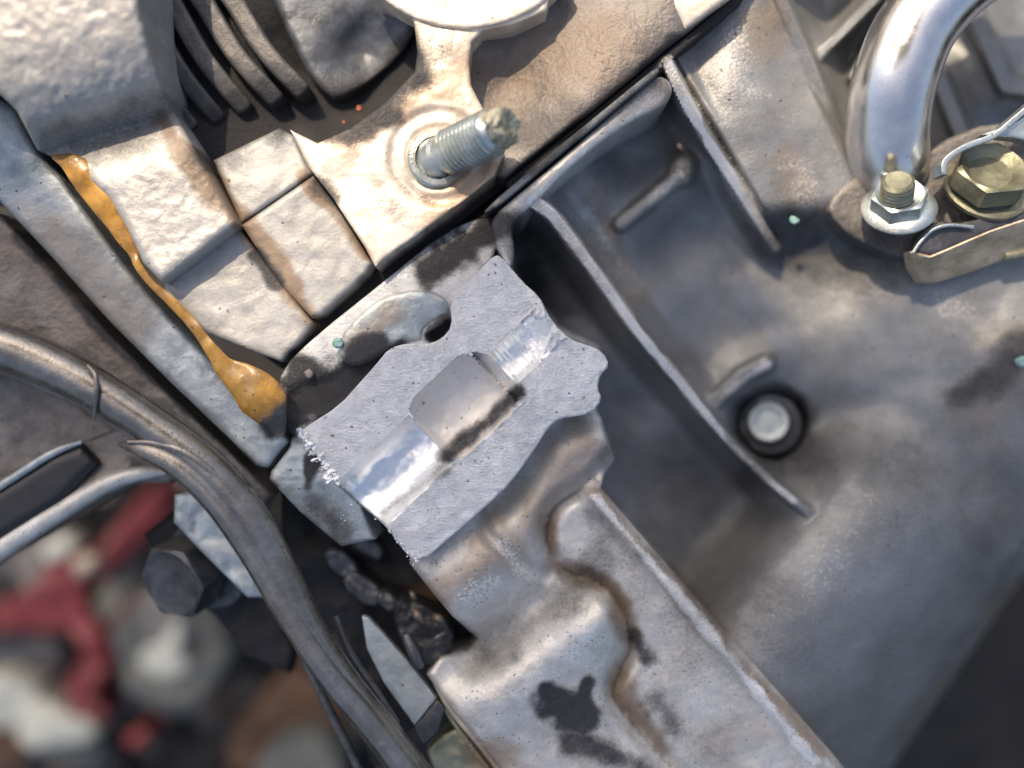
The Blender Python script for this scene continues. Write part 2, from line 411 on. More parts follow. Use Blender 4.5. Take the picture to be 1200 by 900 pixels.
# ------------------------------------------------------------------ dirt and painted light map (picture units on the object plane)
# black grime, plus painted shade in housing hollows and along the bore
dirt_light(0, 26, 16, .95, (505,320),(560,275),(575,265))
dirt_light(0, 34, 14, .95, (350,470),(400,450),(440,420))
dirt_light(0, 30, 14, .9, (350,440),(340,480))
dirt_light(0, 9, 5, 1, (506,394),(524,380)); dirt_light(1, 20, 14, .55, (420,400),(455,370)); dirt_light(0, 12, 8, .9, (470,402),(440,428))  # first stroke blackens the seat hole
dirt_light(0, 10, 8, .8, (430,330),(540,255),(600,210),(700,130),(790,50))
dirt_light(0, 23, 12, 1, (648,828),(684,836)); dirt_light(0, 9, 7, 1, (684,816),(690,800)); dirt_light(0, 17, 16, .8, (668,868),(716,884),(760,905)); dirt_light(0, 30, 30, .35, (760,830),(840,900)); dirt_light(0, 20, 22, .35, (700,610),(760,690))
dirt_light(0, 18, 14, .7, (790,850),(770,820)); dirt_light(0, 12, 8, .8, (745,745),(755,770))
dirt_light(0, 26, 22, .55, (560,760),(640,720),(700,650))
dirt_light(0, 20, 18, .6, (575,765),(540,745))
dirt_light(0, 18, 22, .6, (690,600),(720,625),(745,650))
dirt_light(0, 20, 18, .72, (1125,462),(1160,440),(1210,400)); dirt_light(0, 50, 60, .5, (960,520),(1080,545),(1210,580)); dirt_light(0, 70, 70, .55, (790,560),(830,640),(860,700)); dirt_light(0, 60, 80, .42, (1060,860),(1190,650)); dirt_light(0, 50, 60, .4, (860,560),(900,640),(840,760)); dirt_light(0, 34, 26, .8, (610,275),(630,330)); dirt_light(0, 40, 40, .4, (700,440),(760,540))  # wide strokes after the first paint shade into pockets and belly
dirt_light(0, 50, 40, .7, (920,285),(960,300),(1010,300))
dirt_light(0, 42, 26, .85, (885,510),(920,505)); dirt_light(0, 46, 44, .7, (880,550),(950,530)); dirt_light(0, 60, 60, .5, (1150,620),(1200,600)); dirt_light(0, 80, 80, .34, (960,540),(1080,560)); dirt_light(0, 60, 70, .34, (1000,860),(1120,700)); dirt_light(0, 40, 40, .4, (800,720),(850,780)); dirt_light(0, 40, 50, .4, (820,420),(850,470)); dirt_light(0, 50, 60, .4, (1060,540),(1190,600))  # shade painted round the sunk bolt, in the valley and lower right
dirt_light(0, 70, 60, .5, (790,590),(830,660)); dirt_light(0, 50, 40, .5, (640,300),(660,330))  # pocket shade put into the colour
dirt_light(0, 40, 50, .3, (960,760),(1010,720))  # darkens the belly where it curves away, painted shade
dirt_light(0, 22, 14, .8, (455,140),(420,150),(380,150)); dirt_light(0, 10, 8, .7, (376,215),(392,232))
dirt_light(0, 28, 20, .85, (250,160),(320,120),(450,110),(490,60))
dirt_light(0, 26, 24, .5, (620,150),(700,130),(770,100)); dirt_light(0, 10, 6, .8, (320,330),(300,300))
dirt_light(0, 20, 16, .7, (370,590),(400,620)); dirt_light(0, 8, 6, .9, (366,540),(360,570))
dirt_light(0, 30, 20, .5, (60,170),(200,130)); dirt_light(0, 6, 5, .9, (20,275),(120,390),(320,570))  # first stroke darkens the crease of the corner bulge
dirt_light(0, 9, 8, .86, (524,534),(570,496),(608,458)); dirt_light(0, 8, 8, .55, (450,600),(520,550))  # shaded side of the bore, painted dark
# brown stain, plus warm tint painted for lit plate and housing areas
dirt_light(1, 14, 12, .9, (370,380),(310,290),(280,262),(190,140)); dirt_light(1, 12, 12, .8, (640,610),(650,660),(715,690),(740,760),(720,800),(780,880))
dirt_light(1, 16, 14, .8, (735,780),(725,810)); dirt_light(1, 14, 14, .7, (700,580),(800,700),(960,880))
dirt_light(1, 40, 30, .6, (620,600),(680,520)); dirt_light(1, 26, 26, .6, (570,640),(600,600))
dirt_light(1, 30, 20, .6, (520,250),(570,215)); dirt_light(1, 16, 14, .8, (545,215),(575,195)); dirt_light(1, 30, 26, .6, (410,160),(560,80))
dirt_light(1, 50, 50, .5, (630,360),(660,430)); dirt_light(1, 60, 50, .5, (600,90),(700,60)); dirt_light(1, 30, 24, .5, (790,100),(800,200))
dirt_light(1, 40, 40, .35, (1000,300),(1060,340)); dirt_light(1, 60, 60, .5, (1140,490),(1200,420)); dirt_light(1, 30, 30, .6, (880,60),(900,20)); dirt_light(1, 22, 22, .55, (925,180),(945,250)); dirt_light(1, 20, 20, .6, (700,230),(745,340)); dirt_light(1, 30, 26, .6, (500,700),(600,640)); dirt_light(1, 22, 20, .7, (560,880),(600,890)); dirt_light(1, 16, 14, .6, (1050,880),(1190,690))
dirt_light(2, 9, 9, .55, (592,268),(690,180),(770,112)); dirt_light(1, 30, 40, .5, (850,870),(900,860)); dirt_light(1, 8, 6, .8, (355,205),(430,300)); dirt_light(1, 50, 50, .6, (60,280),(150,380))  # first stroke paints the rim brighter against the panel's shade
# wear on the boss rim, plus painted light on ribs, bumps and housing
dirt_light(2, 5, 4, .8, (590,300),(650,385),(700,408)); dirt_light(2, 10, 12, .6, (640,240),(700,320))
dirt_light(2, 12, 14, .5, (610,665),(590,640)); dirt_light(2, 22, 20, .5, (690,745),(670,770))  # highlights painted on flange ridge and bump
dirt_light(2, 8, 4, 1, (781,72),(800,112),(830,165),(870,228),(908,290)); dirt_light(2, 8, 5, .9, (625,238),(648,252),(700,322),(750,392),(800,452),(850,512),(900,562),(930,586))  # rib crests painted bright as if catching light
dirt_light(2, 30, 30, .5, (860,50),(875,100)); dirt_light(2, 26, 26, .45, (940,190),(950,240)); dirt_light(2, 26, 30, .5, (690,250),(740,330)); dirt_light(2, 24, 26, .45, (1090,350),(1130,370)); dirt_light(2, 40, 40, .4, (1020,590),(960,680)); dirt_light(2, 20, 24, .5, (770,235),(798,205)); dirt_light(2, 10, 12, .6, (845,465),(895,428)); dirt_light(2, 8, 8, .7, (700,585),(825,735),(955,893)); dirt_light(2, 26, 26, .45, (560,860),(600,820),(650,790)); dirt_light(2, 16, 16, .5, (580,680),(540,700))  # lit housing patches, lip and bumps put into the colour

# ================================================================== GEARBOX HOUSING
gb = thing('gearbox_housing', 'large grey cast aluminium gearbox housing with deep pockets, ribs and a broken, cut-open bolt boss', 'gearbox', (850, 450, -2))
HC = [(600,250,-1.6),(620,290,-3.3),(650,350,-2.6),(690,420,-2.6),(740,500,-3.1),(800,600,-3.5),(750,600,-3.4),(850,690,-3.1),(700,540,-3.2),(780,660,-3.2),
 (690,220,-1.2),(720,300,-1.9),(760,360,-2.5),(790,290,-3.0),(740,180,-2.3),(830,380,-3.2),(860,470,-3.2),(900,560,-4.3),(950,615,-3.6),(860,620,-4.2),(800,680,-4.0),(960,500,-3.8),(1020,530,-3.3),
 (820,210,-2.6),(870,300,-2.8),(900,330,-2.7),
 (940,320,-2.4),(1000,390,-2.0),(1060,350,-1.6),(1120,340,-1.7),(1000,440,-2.4),(1190,420,-1.6),(1240,420,-1.6),(1120,470,-1.9),(1200,520,-2.0),(950,460,-2.9),(960,540,-3.3),
 (1060,560,-2.5),(1140,590,-2.6),(1230,620,-2.8),(1030,605,-1.1),(960,690,-1.15),(900,780,-1.2),(850,870,-1.3),(1090,640,-1.7),(1160,650,-2.6),(1060,740,-1.9),(1000,830,-2.0),(1130,740,-2.9),(1040,880,-2.8),(800,800,-2.6),(850,920,-1.7),(960,920,-2.1)]
def ridge(X, z, line, wpx, soft, zadd=0):
    """raise to a ridge whose crest height is the third column of line"""
    d, e = seg_dist(X, line); w_ = e[:, 1] if e.shape[1] > 1 else wpx
    k = np.maximum(1-sm(0, 1, (d-w_)/soft), .42*(1-sm(0, 1, (d-w_)/(soft*4.2)))**1.6)
    crest = e[:, 0]+zadd; return z+(np.maximum(crest-z, 0))*k
RIB1 = catmull([(625,236,-.10,8),(650,256,-.15,7),(700,322,-.40,6),(750,392,-.70,5.5),(800,452,-1.05,5),(850,512,-1.40,4.5),(900,562,-1.55,4),(950,602,-1.6,3.2),(990,633,-1.75,2)], 6)
RIB2 = catmull([(781,72,-.2,6),(800,112,-.35,7),(830,165,-.65,7),(870,228,-1.1,6),(908,290,-1.8,4)], 6)
RIB3 = catmull([(900,-40,-.7),(925,20,-.8),(955,90,-1.1),(985,170,-1.6),(1000,225,-2.2)], 6)
def zh(X):
    z = blend(X, HC, 3.0, 46)
    # the round belly of the case, lower right
    e_ = (X[:, 0]-1130)*.772+(X[:, 1]-500)*.637; t_ = -(X[:, 0]-1130)*.637+(X[:, 1]-500)*.772
    cyl = -1.15-2.7*(np.maximum(e_, -160)/172.)**2+.0*t_; kc = sm(-175, -60, e_)*sm(-10, 150, t_)
    z = z*(1-kc)+cyl*kc
    # bulged panel right of the second rib
    side = sm(-6, 16, (X[:, 0]-781)*.87-(X[:, 1]-72)*.5)
    rgt = sm(0, 34, -((X[:, 0]-915)*.90-(X[:, 1]-0)*.42)+20)
    bot = 1-sm(235, 310, X[:, 1]+ (900-X[:, 0])*-.1)
    bul = -1.15+.35*np.exp(-(((X[:, 0]-870)/60)**2))-.0012*np.maximum(0, X[:, 1]-150)
    z = z*(1-side*rgt*bot)+bul*side*rgt*bot
    beyond = sm(14, 44, (X[:, 0]-915)*.90-(X[:, 1]-0)*.42)*(1-sm(190, 300, X[:, 1]))
    z = z*(1-beyond)+(-3.4)*beyond
    z = ridge(X, z, RIB3, 5, 14)
    z = ridge(X, z, RIB2, 6, 7)
    z = ridge(X, z, RIB1, 4.5, 9)
    z = ridge(X, z, [(728,262,-1.5),(772,226,-1.5),(798,204,-1.3)], 5, 12)
    z = ridge(X, z, [(798,204,-1.4),(802,192,-1.4)], 7, 20)
    z = ridge(X, z, [(838,470,-2.4),(870,440,-2.3),(898,425,-2.3)], 6, 12)
    z = ridge(X, z, [(1000,90,-2.2),(1060,-20,-2.0)], 4, 10)
    z = ridge(X, z, [(958,66,-1.6),(1030,-6,-1.8)], 5, 9)
    z = ridge(X, z, [(1100,90,-2.6),(1140,190,-2.5),(1150,250,-2.5)], 7, 14)
    z = ridge(X, z, [(1135,0,-2.4),(1180,100,-2.3),(1220,105,-2.3)], 8, 14)
    # lip under the nuts
    # crater round the recessed bolt
    d, _ = seg_dist(X, [(893,500),(905,492)]); z = z-.85*(1-sm(28, 46, d))
    z = z+fbm(X, 90, 3, 2)*.12+fbm(X, 14, 2, 4)*.010
    # falls away beyond the lower right edge
    e = ((X[:, 0]-1200)*.826+(X[:, 1]-665)*.564)
    z = z-.25*sm(-30, 0, e)**2-3*sm(0, 14, e)
    return z
hk = [(545,290),(600,215),(700,135),(790,58),(864,-2),(1075,-260),(1460,-260),(1460,352),(1206,668),(1040,908),(1000,975),(880,975),(600,700),(560,560)]
field('housing_shell', 540, 1460, -260, 975, 2.4, zh, M['housing'], gb, hk)
# rim along the parting line
relief('rim', [(572,258),(605,230),(690,158),(755,100),(772,88),(786,96),(788,112),(776,128),(740,142),(700,170),(655,208),(640,226),(612,250),(598,268),(604,295),(598,318),(588,300),(582,290)],
       lambda X: .05-.15*sm(600, 780, X[:, 0])+fbm(X, 20, 3)*.03, M['flange'], gb, res=4, r=7, depth=2.4, smooth=2)
relief('rim_bead', [(566,246),(640,184),(740,102),(770,78),(774,84),(742,110),(645,190),(572,252)], .12, M['housing'], gb, res=3, r=2.5, depth=.8, smooth=1)

# the bolt boss sawn and broken open
FACE = [(350,508),(362,498),(398,475),(420,450),(440,428),(456,408),(478,402),(500,404),(518,397),(530,382),(527,356),(540,338),(560,320),(580,297),
        (592,305),(612,330),(632,347),(642,368),(650,380),(668,398),(690,405),(706,412),(715,428),(703,440),(700,455),(706,468),(694,484),(676,488),(656,490),(642,502),(626,528),(606,556),(588,577),
        (545,615),(490,663),(470,642),(455,620),(440,606),(420,590),(398,568),(385,555),(368,530)]
ax0 = np.array([427., 588.]); ax1 = np.array([640., 388.]); AX = (ax1-ax0)/np.linalg.norm(ax1-ax0); AN = np.array([-AX[1], AX[0]])   # AN points down-right
def boss_parts(X):
    q = X-ax0; u = q@AX; v = q@AN; return u, v
def zface(X):
    u, v = boss_parts(X)
    z = fbm(X, 40, 3, 3)*.07+fbm(X, 9, 3, 5)*.028
    z = z-.0012*np.maximum(0, v-30)                        # leans away a little
    def bore(u0, u1, rad, dep, vc=0, soft=.8, p=.5):
        k = (sm(u0-soft, u0+soft, u)*(1-sm(u1-soft, u1+soft, u)))
        c = np.clip(1-((v-vc)/rad)**2, 0, 1)**p; return -dep*c*k
    zz = np.minimum(0, bore(-60, 107, 37.5, .62))
    qq = np.abs((u-160)/53.)**9+np.abs((v+3)/46.)**2.1; zz = np.minimum(zz, -.80*np.clip(1-qq, 0, 1)**.45)
    cone = np.clip((u-211)/12, 0, 1); rc = 40-16*cone
    zz = np.where((u > 211) & (u < 223), -(.66-.22*cone)*np.sqrt(np.clip(1-((v+3)/rc)**2, 0, 1)), zz)
    zz = np.minimum(zz, bore(222, 270, 24.5, .44, -3)+.03*np.sin(u*1.1)*((u > 224) & (u < 262) & (np.abs(v+3) < 23)))
    zz = np.where((u > 262) & (u < 306), -.42*np.sqrt(np.clip(1-((v+4)/(24.5*np.clip((310-u)/48, .03, 1)**.8))**2, 0, 1)), zz)
    lump = fbm(X, 9, 4, 6)*.16*((u > 262) & (u < 306) & (np.abs(v+4) < 26))
    rough = fbm(X, 6, 3, 2)*.07*((u > 100) & (u < 222) & (v > 18) & (v < 44))
    return z+zz+lump+rough
ug = np.concatenate([np.arange(-6, 106, 2.6), [106.2, 107.8, 109.5], np.arange(112, 210, 2.6), [211, 211.9, 213.5, 217, 220, 221.5, 222.8], np.arange(224.5, 308, 1.8)])
vg = np.arange(-50, 51, 1.9)
FEAT = [tuple(ax0+AX*a+AN*b) for a in ug for b in vg]
boss = relief('bolt_boss', FACE, zface, M['cut'], gb, res=2.4, r=2.6, depth=1.6, smooth=1, ang=50, feat=FEAT)
_keep = DIRT_LIGHT[:]; DIRT_LIGHT[:] = [d for d in _keep if d[4][0] in ((524,534),(450,600))]+[(2, 5, 4, .6, ((590,300),(650,385),(700,408)))]
_px = np.array([(v.co.x/(S*(D-v.co.z)/D)+600, 450-v.co.y/(S*(D-v.co.z)/D)) for v in boss.data.vertices]); _d = np.ones((len(_px), 4)); _d[:, :3] = dirt_light_at(_px)
boss.data.attributes['dirt_light'].data.foreach_set('color', _d.ravel().astype(np.float32)); DIRT_LIGHT[:] = _keep
boss['label'] = 'cut and broken grey bolt boss showing the open bore'
me = boss.data
me.materials.append(M['bore']); me.materials.append(M['cavity']); me.materials.append(M['shard'])
for p in me.polygons:
    c = p.center
    if p.normal.z < .12 and c.z < -.62: continue
    kk = (D-c.z)/D; X = np.array([[c.x/(S*kk)+600, 450-c.y/(S*kk)]]); u, v = boss_parts(X); u = u[0]; v = v[0]
    if c.z < -.03:
        if u < 107 and abs(v) < 39: p.material_index = 1
        elif abs((u-160)/53.5)**7+abs((v+3)/47)**2.3 < 1: p.material_index = 2
        elif 212 <= u < 306 and abs(v+3) < 27: p.material_index = 1 if u < 262 else 3
# recess beside the boss: scalloped seat with a dark hole
relief('boss_flank', [(330,432),(372,392),(450,330),(520,272),(575,250),(586,262),(584,292),(560,325),(540,345),(548,375),(520,405),(470,415),(440,440),(400,480),(352,515),(336,505),(326,470)],
       lambda X: -.38+.16*np.exp(-(((X[:, 0]-440)/38)**2+((X[:, 1]-385)/26)**2))-.55*(1-sm(4, 15, seg_dist(X, [(512,392),(524,380)])[0]))-.10*sm(500, 560, X[:, 0])
                 -.12*(1-sm(10, 24, seg_dist(X, [(352,470),(400,455),(440,418)])[0]))+fbm(X, 16, 4, 2)*.05, M['cut'], gb, res=3, r=4, depth=1.6, smooth=1, label='grimy flank beside the bolt boss')
relief('scalloped_seat', [(396,398),(420,368),(452,345),(490,338),(520,346),(528,362),(520,386),(500,398),(470,400),(446,418),(416,432),(400,424)],
       lambda X: -.20-.25*sm(470, 530, X[:, 0])*sm(350, 390, X[:, 1])-.5*(1-sm(7, 13, seg_dist(X, [(506,392),(522,380)])[0]))+fbm(X, 14, 3, 2)*.03, M['strip'], gb, res=3, r=7, depth=.4, smooth=1)
# lower flange with pillows and a winding groove
SL = catmull([(716,538),(690,566),(655,588),(641,612),(642,642),(664,668),(708,688),(731,722),(737,760),(724,788),(717,812),(735,842),(772,884),(810,925)], 5)
def zflange(X):
    left = np.ones(len(X))
    d, _ = seg_dist(X, SL)
    side = inside(X, np.vstack([SL, [(400, 960), (300, 700), (480, 450), (700, 470)]]))   # left of the groove
    zl = -.62+0*X[:, 0]
    g = lambda x, y, sx, sy, a, th: a*np.exp(-((((X[:, 0]-x)*math.cos(R(th))+(X[:, 1]-y)*math.sin(R(th)))/sx)**2+((-(X[:, 0]-x)*math.sin(R(th))+(X[:, 1]-y)*math.cos(R(th)))/sy)**2))
    zl += g(698,730,52,36,.55,-40)+g(600,805,90,46,.42,-40)+g(560,665,80,34,.48,-40)+g(665,520,70,30,.15,-40)
    zl -= g(620,716,110,28,.42,-40)+g(700,630,40,20,.1,-40)+g(560,760,40,26,.45,-20)
    cr, _ = seg_dist(X, [(556,590),(572,628),(600,655),(640,675)]); zl -= .16*(1-sm(0, 15, cr))
    cr, _ = seg_dist(X, [(585,575),(640,500),(690,480)]); zl -= .35*(1-sm(0, 46, cr))
    edge = sm(0, 26, d); zl = zl-.34*(1-edge)**2
    zr = -.86+0*zl
    e, _ = seg_dist(X, [(700,570),(830,722),(980,892),(1040,960)]); zr = zr+.20*np.exp(-((e-11)/11.)**2)
    zr = zr-.24*(1-sm(0, 20, d))**1.5
    z = np.where(side, zl, zr)
    return z+fbm(X, 44, 4, 5)*.06+fbm(X, 9, 2, 1)*.012
relief('flange', [(490,600),(560,520),(620,480),(690,462),(705,490),(720,538),(708,556),(704,572),(760,636),(830,718),(900,796),(978,886),(1040,960),(640,960),(600,918),(560,868),(528,830),(500,790),(516,770),(548,762),(560,748),(530,722),(508,696),(480,660)],
       zflange, M['flange'], gb, res=3.2, r=9, depth=3.4, ang=55)
# torn crumbs along the saw cut
bm = bmesh.new()
def crumb(px, py, z, s):
    mtx = Matrix.Translation(W(px, py, z)) @ Matrix.Rotation(random.random()*6, 4, Vector((random.random(), random.random(), random.random()+.1)).normalized()) @ Matrix.Diagonal((s*(.5+random.random()), s*(.3+random.random()*.5), s*.35, 1))
    g = bmesh.ops.create_icosphere(bm, subdivisions=1, radius=1, matrix=mtx)
    for v in g['verts']: v.co += Vector((random.uniform(-1,1), random.uniform(-1,1), random.uniform(-1,1)))*s*.3
for i in range(110):
    t = random.random(); x = 350+t*42; y = 506+t*58; crumb(x+random.uniform(-5,6), y+random.uniform(-6,5), random.uniform(-.05,.07), random.uniform(.12,.27)**2*(1.5 if .7 < t else 1))
for i in range(40):
    t = random.random(); crumb(455+t*33+random.uniform(-3,3), 618+t*42+random.uniform(-3,3), random.uniform(-.05,.05), random.uniform(.012,.035))
for i in range(16): crumb(398+random.uniform(0,50), 570+random.uniform(0,44), -.15, random.uniform(.01,.03))
me = bpy.data.meshes.new('torn_edge'); bm.to_mesh(me); bm.free(); me.update()
o = link('torn_edge', me, M['shard'], gb); o['kind'] = 'stuff'

# recessed bolt in the housing
rb = thing('recessed_bolt', 'dull blue grey flanged bolt head sunk in a dark hollow of the gearbox housing', 'bolt', (903, 497, -3.3))
axr = (-.18, .12, 1)
lathe('washer_flange', W(903,498,-3.55), axr, [(0,.70),(.10,.74),(.18,.70),(.20,.5)], M['strip'], rb, 40)
bh = lathe('bolt_head', W(900,495,-3.34), axr, [(0,.50),(.16,.50),(.22,.46),(.22,.34),(.18,.28),(.19,.08)], M['zinc'], rb, 32)

bh.data.attributes['dirt_light'].data.foreach_set('color', np.tile([.36, .1, 0., 1.], len(bh.data.vertices)).astype(np.float32))
# ================================================================== ENGINE BLOCK, upper left
eb = thing('engine_block', 'pale sand cast aluminium engine block with raised pads, cooling ribs and a sunlit stud plate', 'engine', (300, 150, -1))
def zbase(X):
    z = -1.0+0*X[:, 0]+fbm(X, 40, 3, 1)*.08
    z = z-.9*np.exp(-(((X[:, 0]-400)/90)**2+((X[:, 1]-60)/80)**2))
    return z
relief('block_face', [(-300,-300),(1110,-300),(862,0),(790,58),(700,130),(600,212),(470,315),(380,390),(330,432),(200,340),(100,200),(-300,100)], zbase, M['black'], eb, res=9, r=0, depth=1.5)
def zbrown(X):
    z = -.55+.5*np.exp(-((((X[:, 0]-770)*.77+(X[:, 1]-20)*.64)/60)**2))+.0
    z = z-.35*np.exp(-(((X[:, 0]-600)/50)**2+((X[:, 1]-110)/60)**2))
    return z+fbm(X, 40, 4, 3)*.07
relief('side_wall', [(545,60),(580,20),(660,-20),(700,-260),(1090,-260),(864,-6),(790,50),(700,124),(592,210),(560,200),(552,150),(548,100)], zbrown, M['brown'], eb, res=5, r=8, depth=.8)
relief('parting_edge', [(592,214),(700,128),(792,52),(866,-8),(872,-2),(796,62),(704,138),(598,224)], -.35, M['black'], eb, res=4, r=2, depth=.6)
relief('corner_lug', [(775,-30),(790,10),(802,36),(862,-8),(880,-60),(790,-60)], lambda X: .0-.1*sm(0,40,X[:,1])+fbm(X,20,3)*.02, M['plate'], eb, res=4, r=6, depth=.8)
# big bulge in the corner
def zbulge(X):
    # crease line from (40,175) to (215,120)
    n = (X[:, 0]-40)*(-.30)+(X[:, 1]-175)*(-.95)         # positive towards the upper left
    z = .05+1.75*(1-np.exp(-np.maximum(0, n+8)/62.))-.02*np.maximum(0, -n)/60
    z = z-.15*np.exp(-(n/22.)**2)
    z = z+.28*sm(0, 70, -n)
    return z+fbm(X, 22, 4, 2)*.035+fbm(X, 7, 2, 3)*.022
relief('sand_cast_bulge', [(-300,-300),(150,-300),(164,8),(176,60),(196,118),(238,190),(279,262),(190,331),(168,308),(150,270),(128,232),(100,205),(62,184),(44,176),(20,130),(-20,90),(-300,60)], zbulge, M['sand'], eb, res=3.5, r=10, depth=2.0)
pads = [ ('pad', [(250,188),(328,150),(345,160),(367,204),(283,262)], lambda X: -.38+.10*sm(170,230,X[:,1])),
         ('pad', [(283,264),(367,206),(388,232),(436,308),(430,320),(378,368),(366,373),(330,335)], lambda X: -.26+.04*sm(230,330,X[:,1])),
         ('pad', [(192,333),(280,266),(330,330),(368,379),(358,392),(330,424),(296,412),(236,388),(196,350)], lambda X: -.34+.05*sm(280,400,X[:,1]))]
for nm, pl, f in pads:
    relief(nm, pl, lambda X, f=f: f(X)+fbm(X, 16, 4, 3)*.03, M['pad'], eb, res=3.5, r=6, depth=.9)
# cooling ribs running into the black hollow
ribs = [((x0-88*2.0, y0-122*2.0), (x0, y0), ((x0+x1)/2-5, (y0+y1)/2+4), (x1, y1), wd) for x0, y0, x1, y1, wd in
        [(148,28,226,152,12),(173,16,258,142,11.5),(202,4,289,130,12),(237,0,326,120,12.5),(273,0,357,110,12)]]
for a, b, c, d, wd in ribs:
    L = resample(catmull([b, c, d], 6), 12, False); L = np.vstack([[a], L]); T = np.gradient(L, axis=0); T /= np.linalg.norm(T, axis=1)[:, None]; Nn = np.stack([-T[:, 1], T[:, 0]], 1)
    tp = np.linspace(1, .86, len(L))[:, None]
    ol = np.vstack([L+Nn*wd*tp, (L-Nn*wd*tp)[::-1]])
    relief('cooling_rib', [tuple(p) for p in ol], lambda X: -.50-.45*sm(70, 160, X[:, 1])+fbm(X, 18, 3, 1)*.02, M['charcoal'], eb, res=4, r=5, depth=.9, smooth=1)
relief('blue_web', [(304,-40),(470,-40),(488,10),(484,50),(450,84),(410,112),(385,118),(350,70)], lambda X: -.95-.5*np.exp(-(((X[:,0]-430)/40)**2+((X[:,1]-60)/40)**2))+fbm(X,30,3,1)*.06, M['web'], eb, res=5, r=10, depth=.8, smooth=1)
# stud plate
PL = [(340,152),(372,168),(412,150),(450,122),(486,84),(489,62),(486,30),(478,8),(440,-8),(420,-60),(680,-60),(646,-10),(640,14),(600,30),(566,36),(553,50),(550,75),(552,100),(562,120),(578,146),(590,180),(580,206),(540,238),(500,268),(452,302),(440,313),(428,290),(390,232),(362,196)]
def zplate(X):
    d, _ = seg_dist(X, [(513,184),(514.5,184)])
    z = .12+fbm(X, 34, 4, 2)*.07
    z = z-.09*sm(62, 54, d)+.07*(1-sm(42, 50, d))-.06*(1-sm(34, 42, d))
    dr, _ = seg_dist(X, [(470,180),(400,300)]); z = z+.04*(1-sm(10, 40, dr))
    return z
relief('stud_plate', PL, zplate, M['plate'], eb, res=3.2, r=5, depth=1.2)
# ring at the top of the plate
cx, cy = 545, -112
def arcpts(r0, a0, a1, n=26): return [(cx+r0*1.02*math.sin(a), cy+r0*math.cos(a)) for a in np.linspace(a0, a1, n)]
relief('bore_ring', arcpts(146, -.95, .95)+arcpts(122, .95, -.95), lambda X: .22+fbm(X, 20, 3)*.02, M['plate'], eb, res=4, r=5, depth=.6, label='bright machined ring at the top edge')
relief('ring_floor', arcpts(124, -1.2, 1.2)+[(cx, cy)], -.2, M['dark_metal'], eb, res=8, r=0, depth=.3)

# stud
st = thing('mounting_stud', 'zinc plated threaded stud with broken tip, standing in the sunlit plate', 'stud', (513, 184, .1))
base = W(512,186,.05); tip = W(590,149,1.15); ax = tip-base; Ln = ax.length
lathe('collar', base, (0.1,.05,1), [(-.1,.62),(.06,.62),(.10,.58),(.11,.46),(.02,.43),(.01,.2)], M['zinc'], st, 48)
lathe('shank', base, ax, [(-.1,.44),(.10,.44),(.16,.37),(.26,.37),(.32,.44)], M['zinc'], st, 40)
pitch = .11
def thr(h, a): return .045*math.cos(2*math.pi*(h/pitch)-a) if .42 < h < Ln-.3 else 0
lathe('thread', base, ax, [(h, .455 if h < Ln-.28 else .455-.06*(h-(Ln-.28))/.12) for h in np.arange(.30, Ln-.16, pitch/7)], M['zinc'], st, 44, thread=thr)
# snapped, chewed tip
def chew(h, a): return .05*math.sin(2*a+1)+.03*math.sin(9*a+h*30)
tt = lathe('torn_tip', base, ax, [(Ln-.22+.035*i, .375-.010*max(0, i-6)**1.3) for i in range(13)]+[(Ln+.17,.12)], M['tip'], st, 40, thread=chew)
for v in tt.data.vertices:
    q = np.array([[v.co.x*40+v.co.z*25, v.co.y*40]]); v.co += Vector(ax).normalized()*float(fbm(q, 9, 2, 1)[0])*.22+Vector((.5, -.6, .2))*float(fbm(q, 6, 2, 2)[0])*.16

# ================================================================== LEFT: strips, sealant, pipe
ls = thing('side_flange', 'long weathered blue grey cast flange running down from the left edge to the boss', 'flange', (200, 380, -.6))
relief('flange_strip', [(-300,90),(-10,110),(18,128),(44,178),(70,206),(110,260),(148,312),(200,375),(248,425),(290,470),(318,498),(334,510),(338,518),(326,532),(314,548),(300,546),(270,515),(200,448),(130,378),(60,300),(0,236),(-300,180)],
       lambda X: -.30+.55*np.exp(-(((X[:,0]+20)/60)**2+((X[:,1]-150)/50)**2))+fbm(X, 34, 4, 4)*.06-.25*sm(560,640,X[:,1]), M['strip'], ls, res=4, r=9, depth=1.2)
relief('step_casting', [(-300,190),(0,250),(60,314),(130,392),(200,462),(270,528),(320,580),(300,600),(220,560),(160,520),(100,480),(0,440),(-300,430)],
       lambda X: -.75+fbm(X, 30, 4, 5)*.08, M['brown'], ls, res=5, r=8, depth=1.0)
relief('under_web', [(-300,380),(60,400),(120,470),(180,520),(200,540),(170,548),(110,540),(60,545),(0,572),(-300,600)], lambda X: -1.55+.25*np.exp(-(((X[:,0]-140)/50)**2+((X[:,1]-520)/30)**2))+fbm(X, 30, 4, 6)*.14, M['brown'], ls, res=5, r=10, depth=.7, smooth=1)
relief('end_block', [(342,512),(352,508),(372,532),(392,562),(422,594),(440,632),(400,640),(352,600),(316,562),(318,552),(330,537),(340,523)], lambda X: -.36+fbm(X, 30, 4, 4)*.10-.25*sm(540,640,X[:,1]), M['strip'], ls, res=3, r=6, depth=1.4)
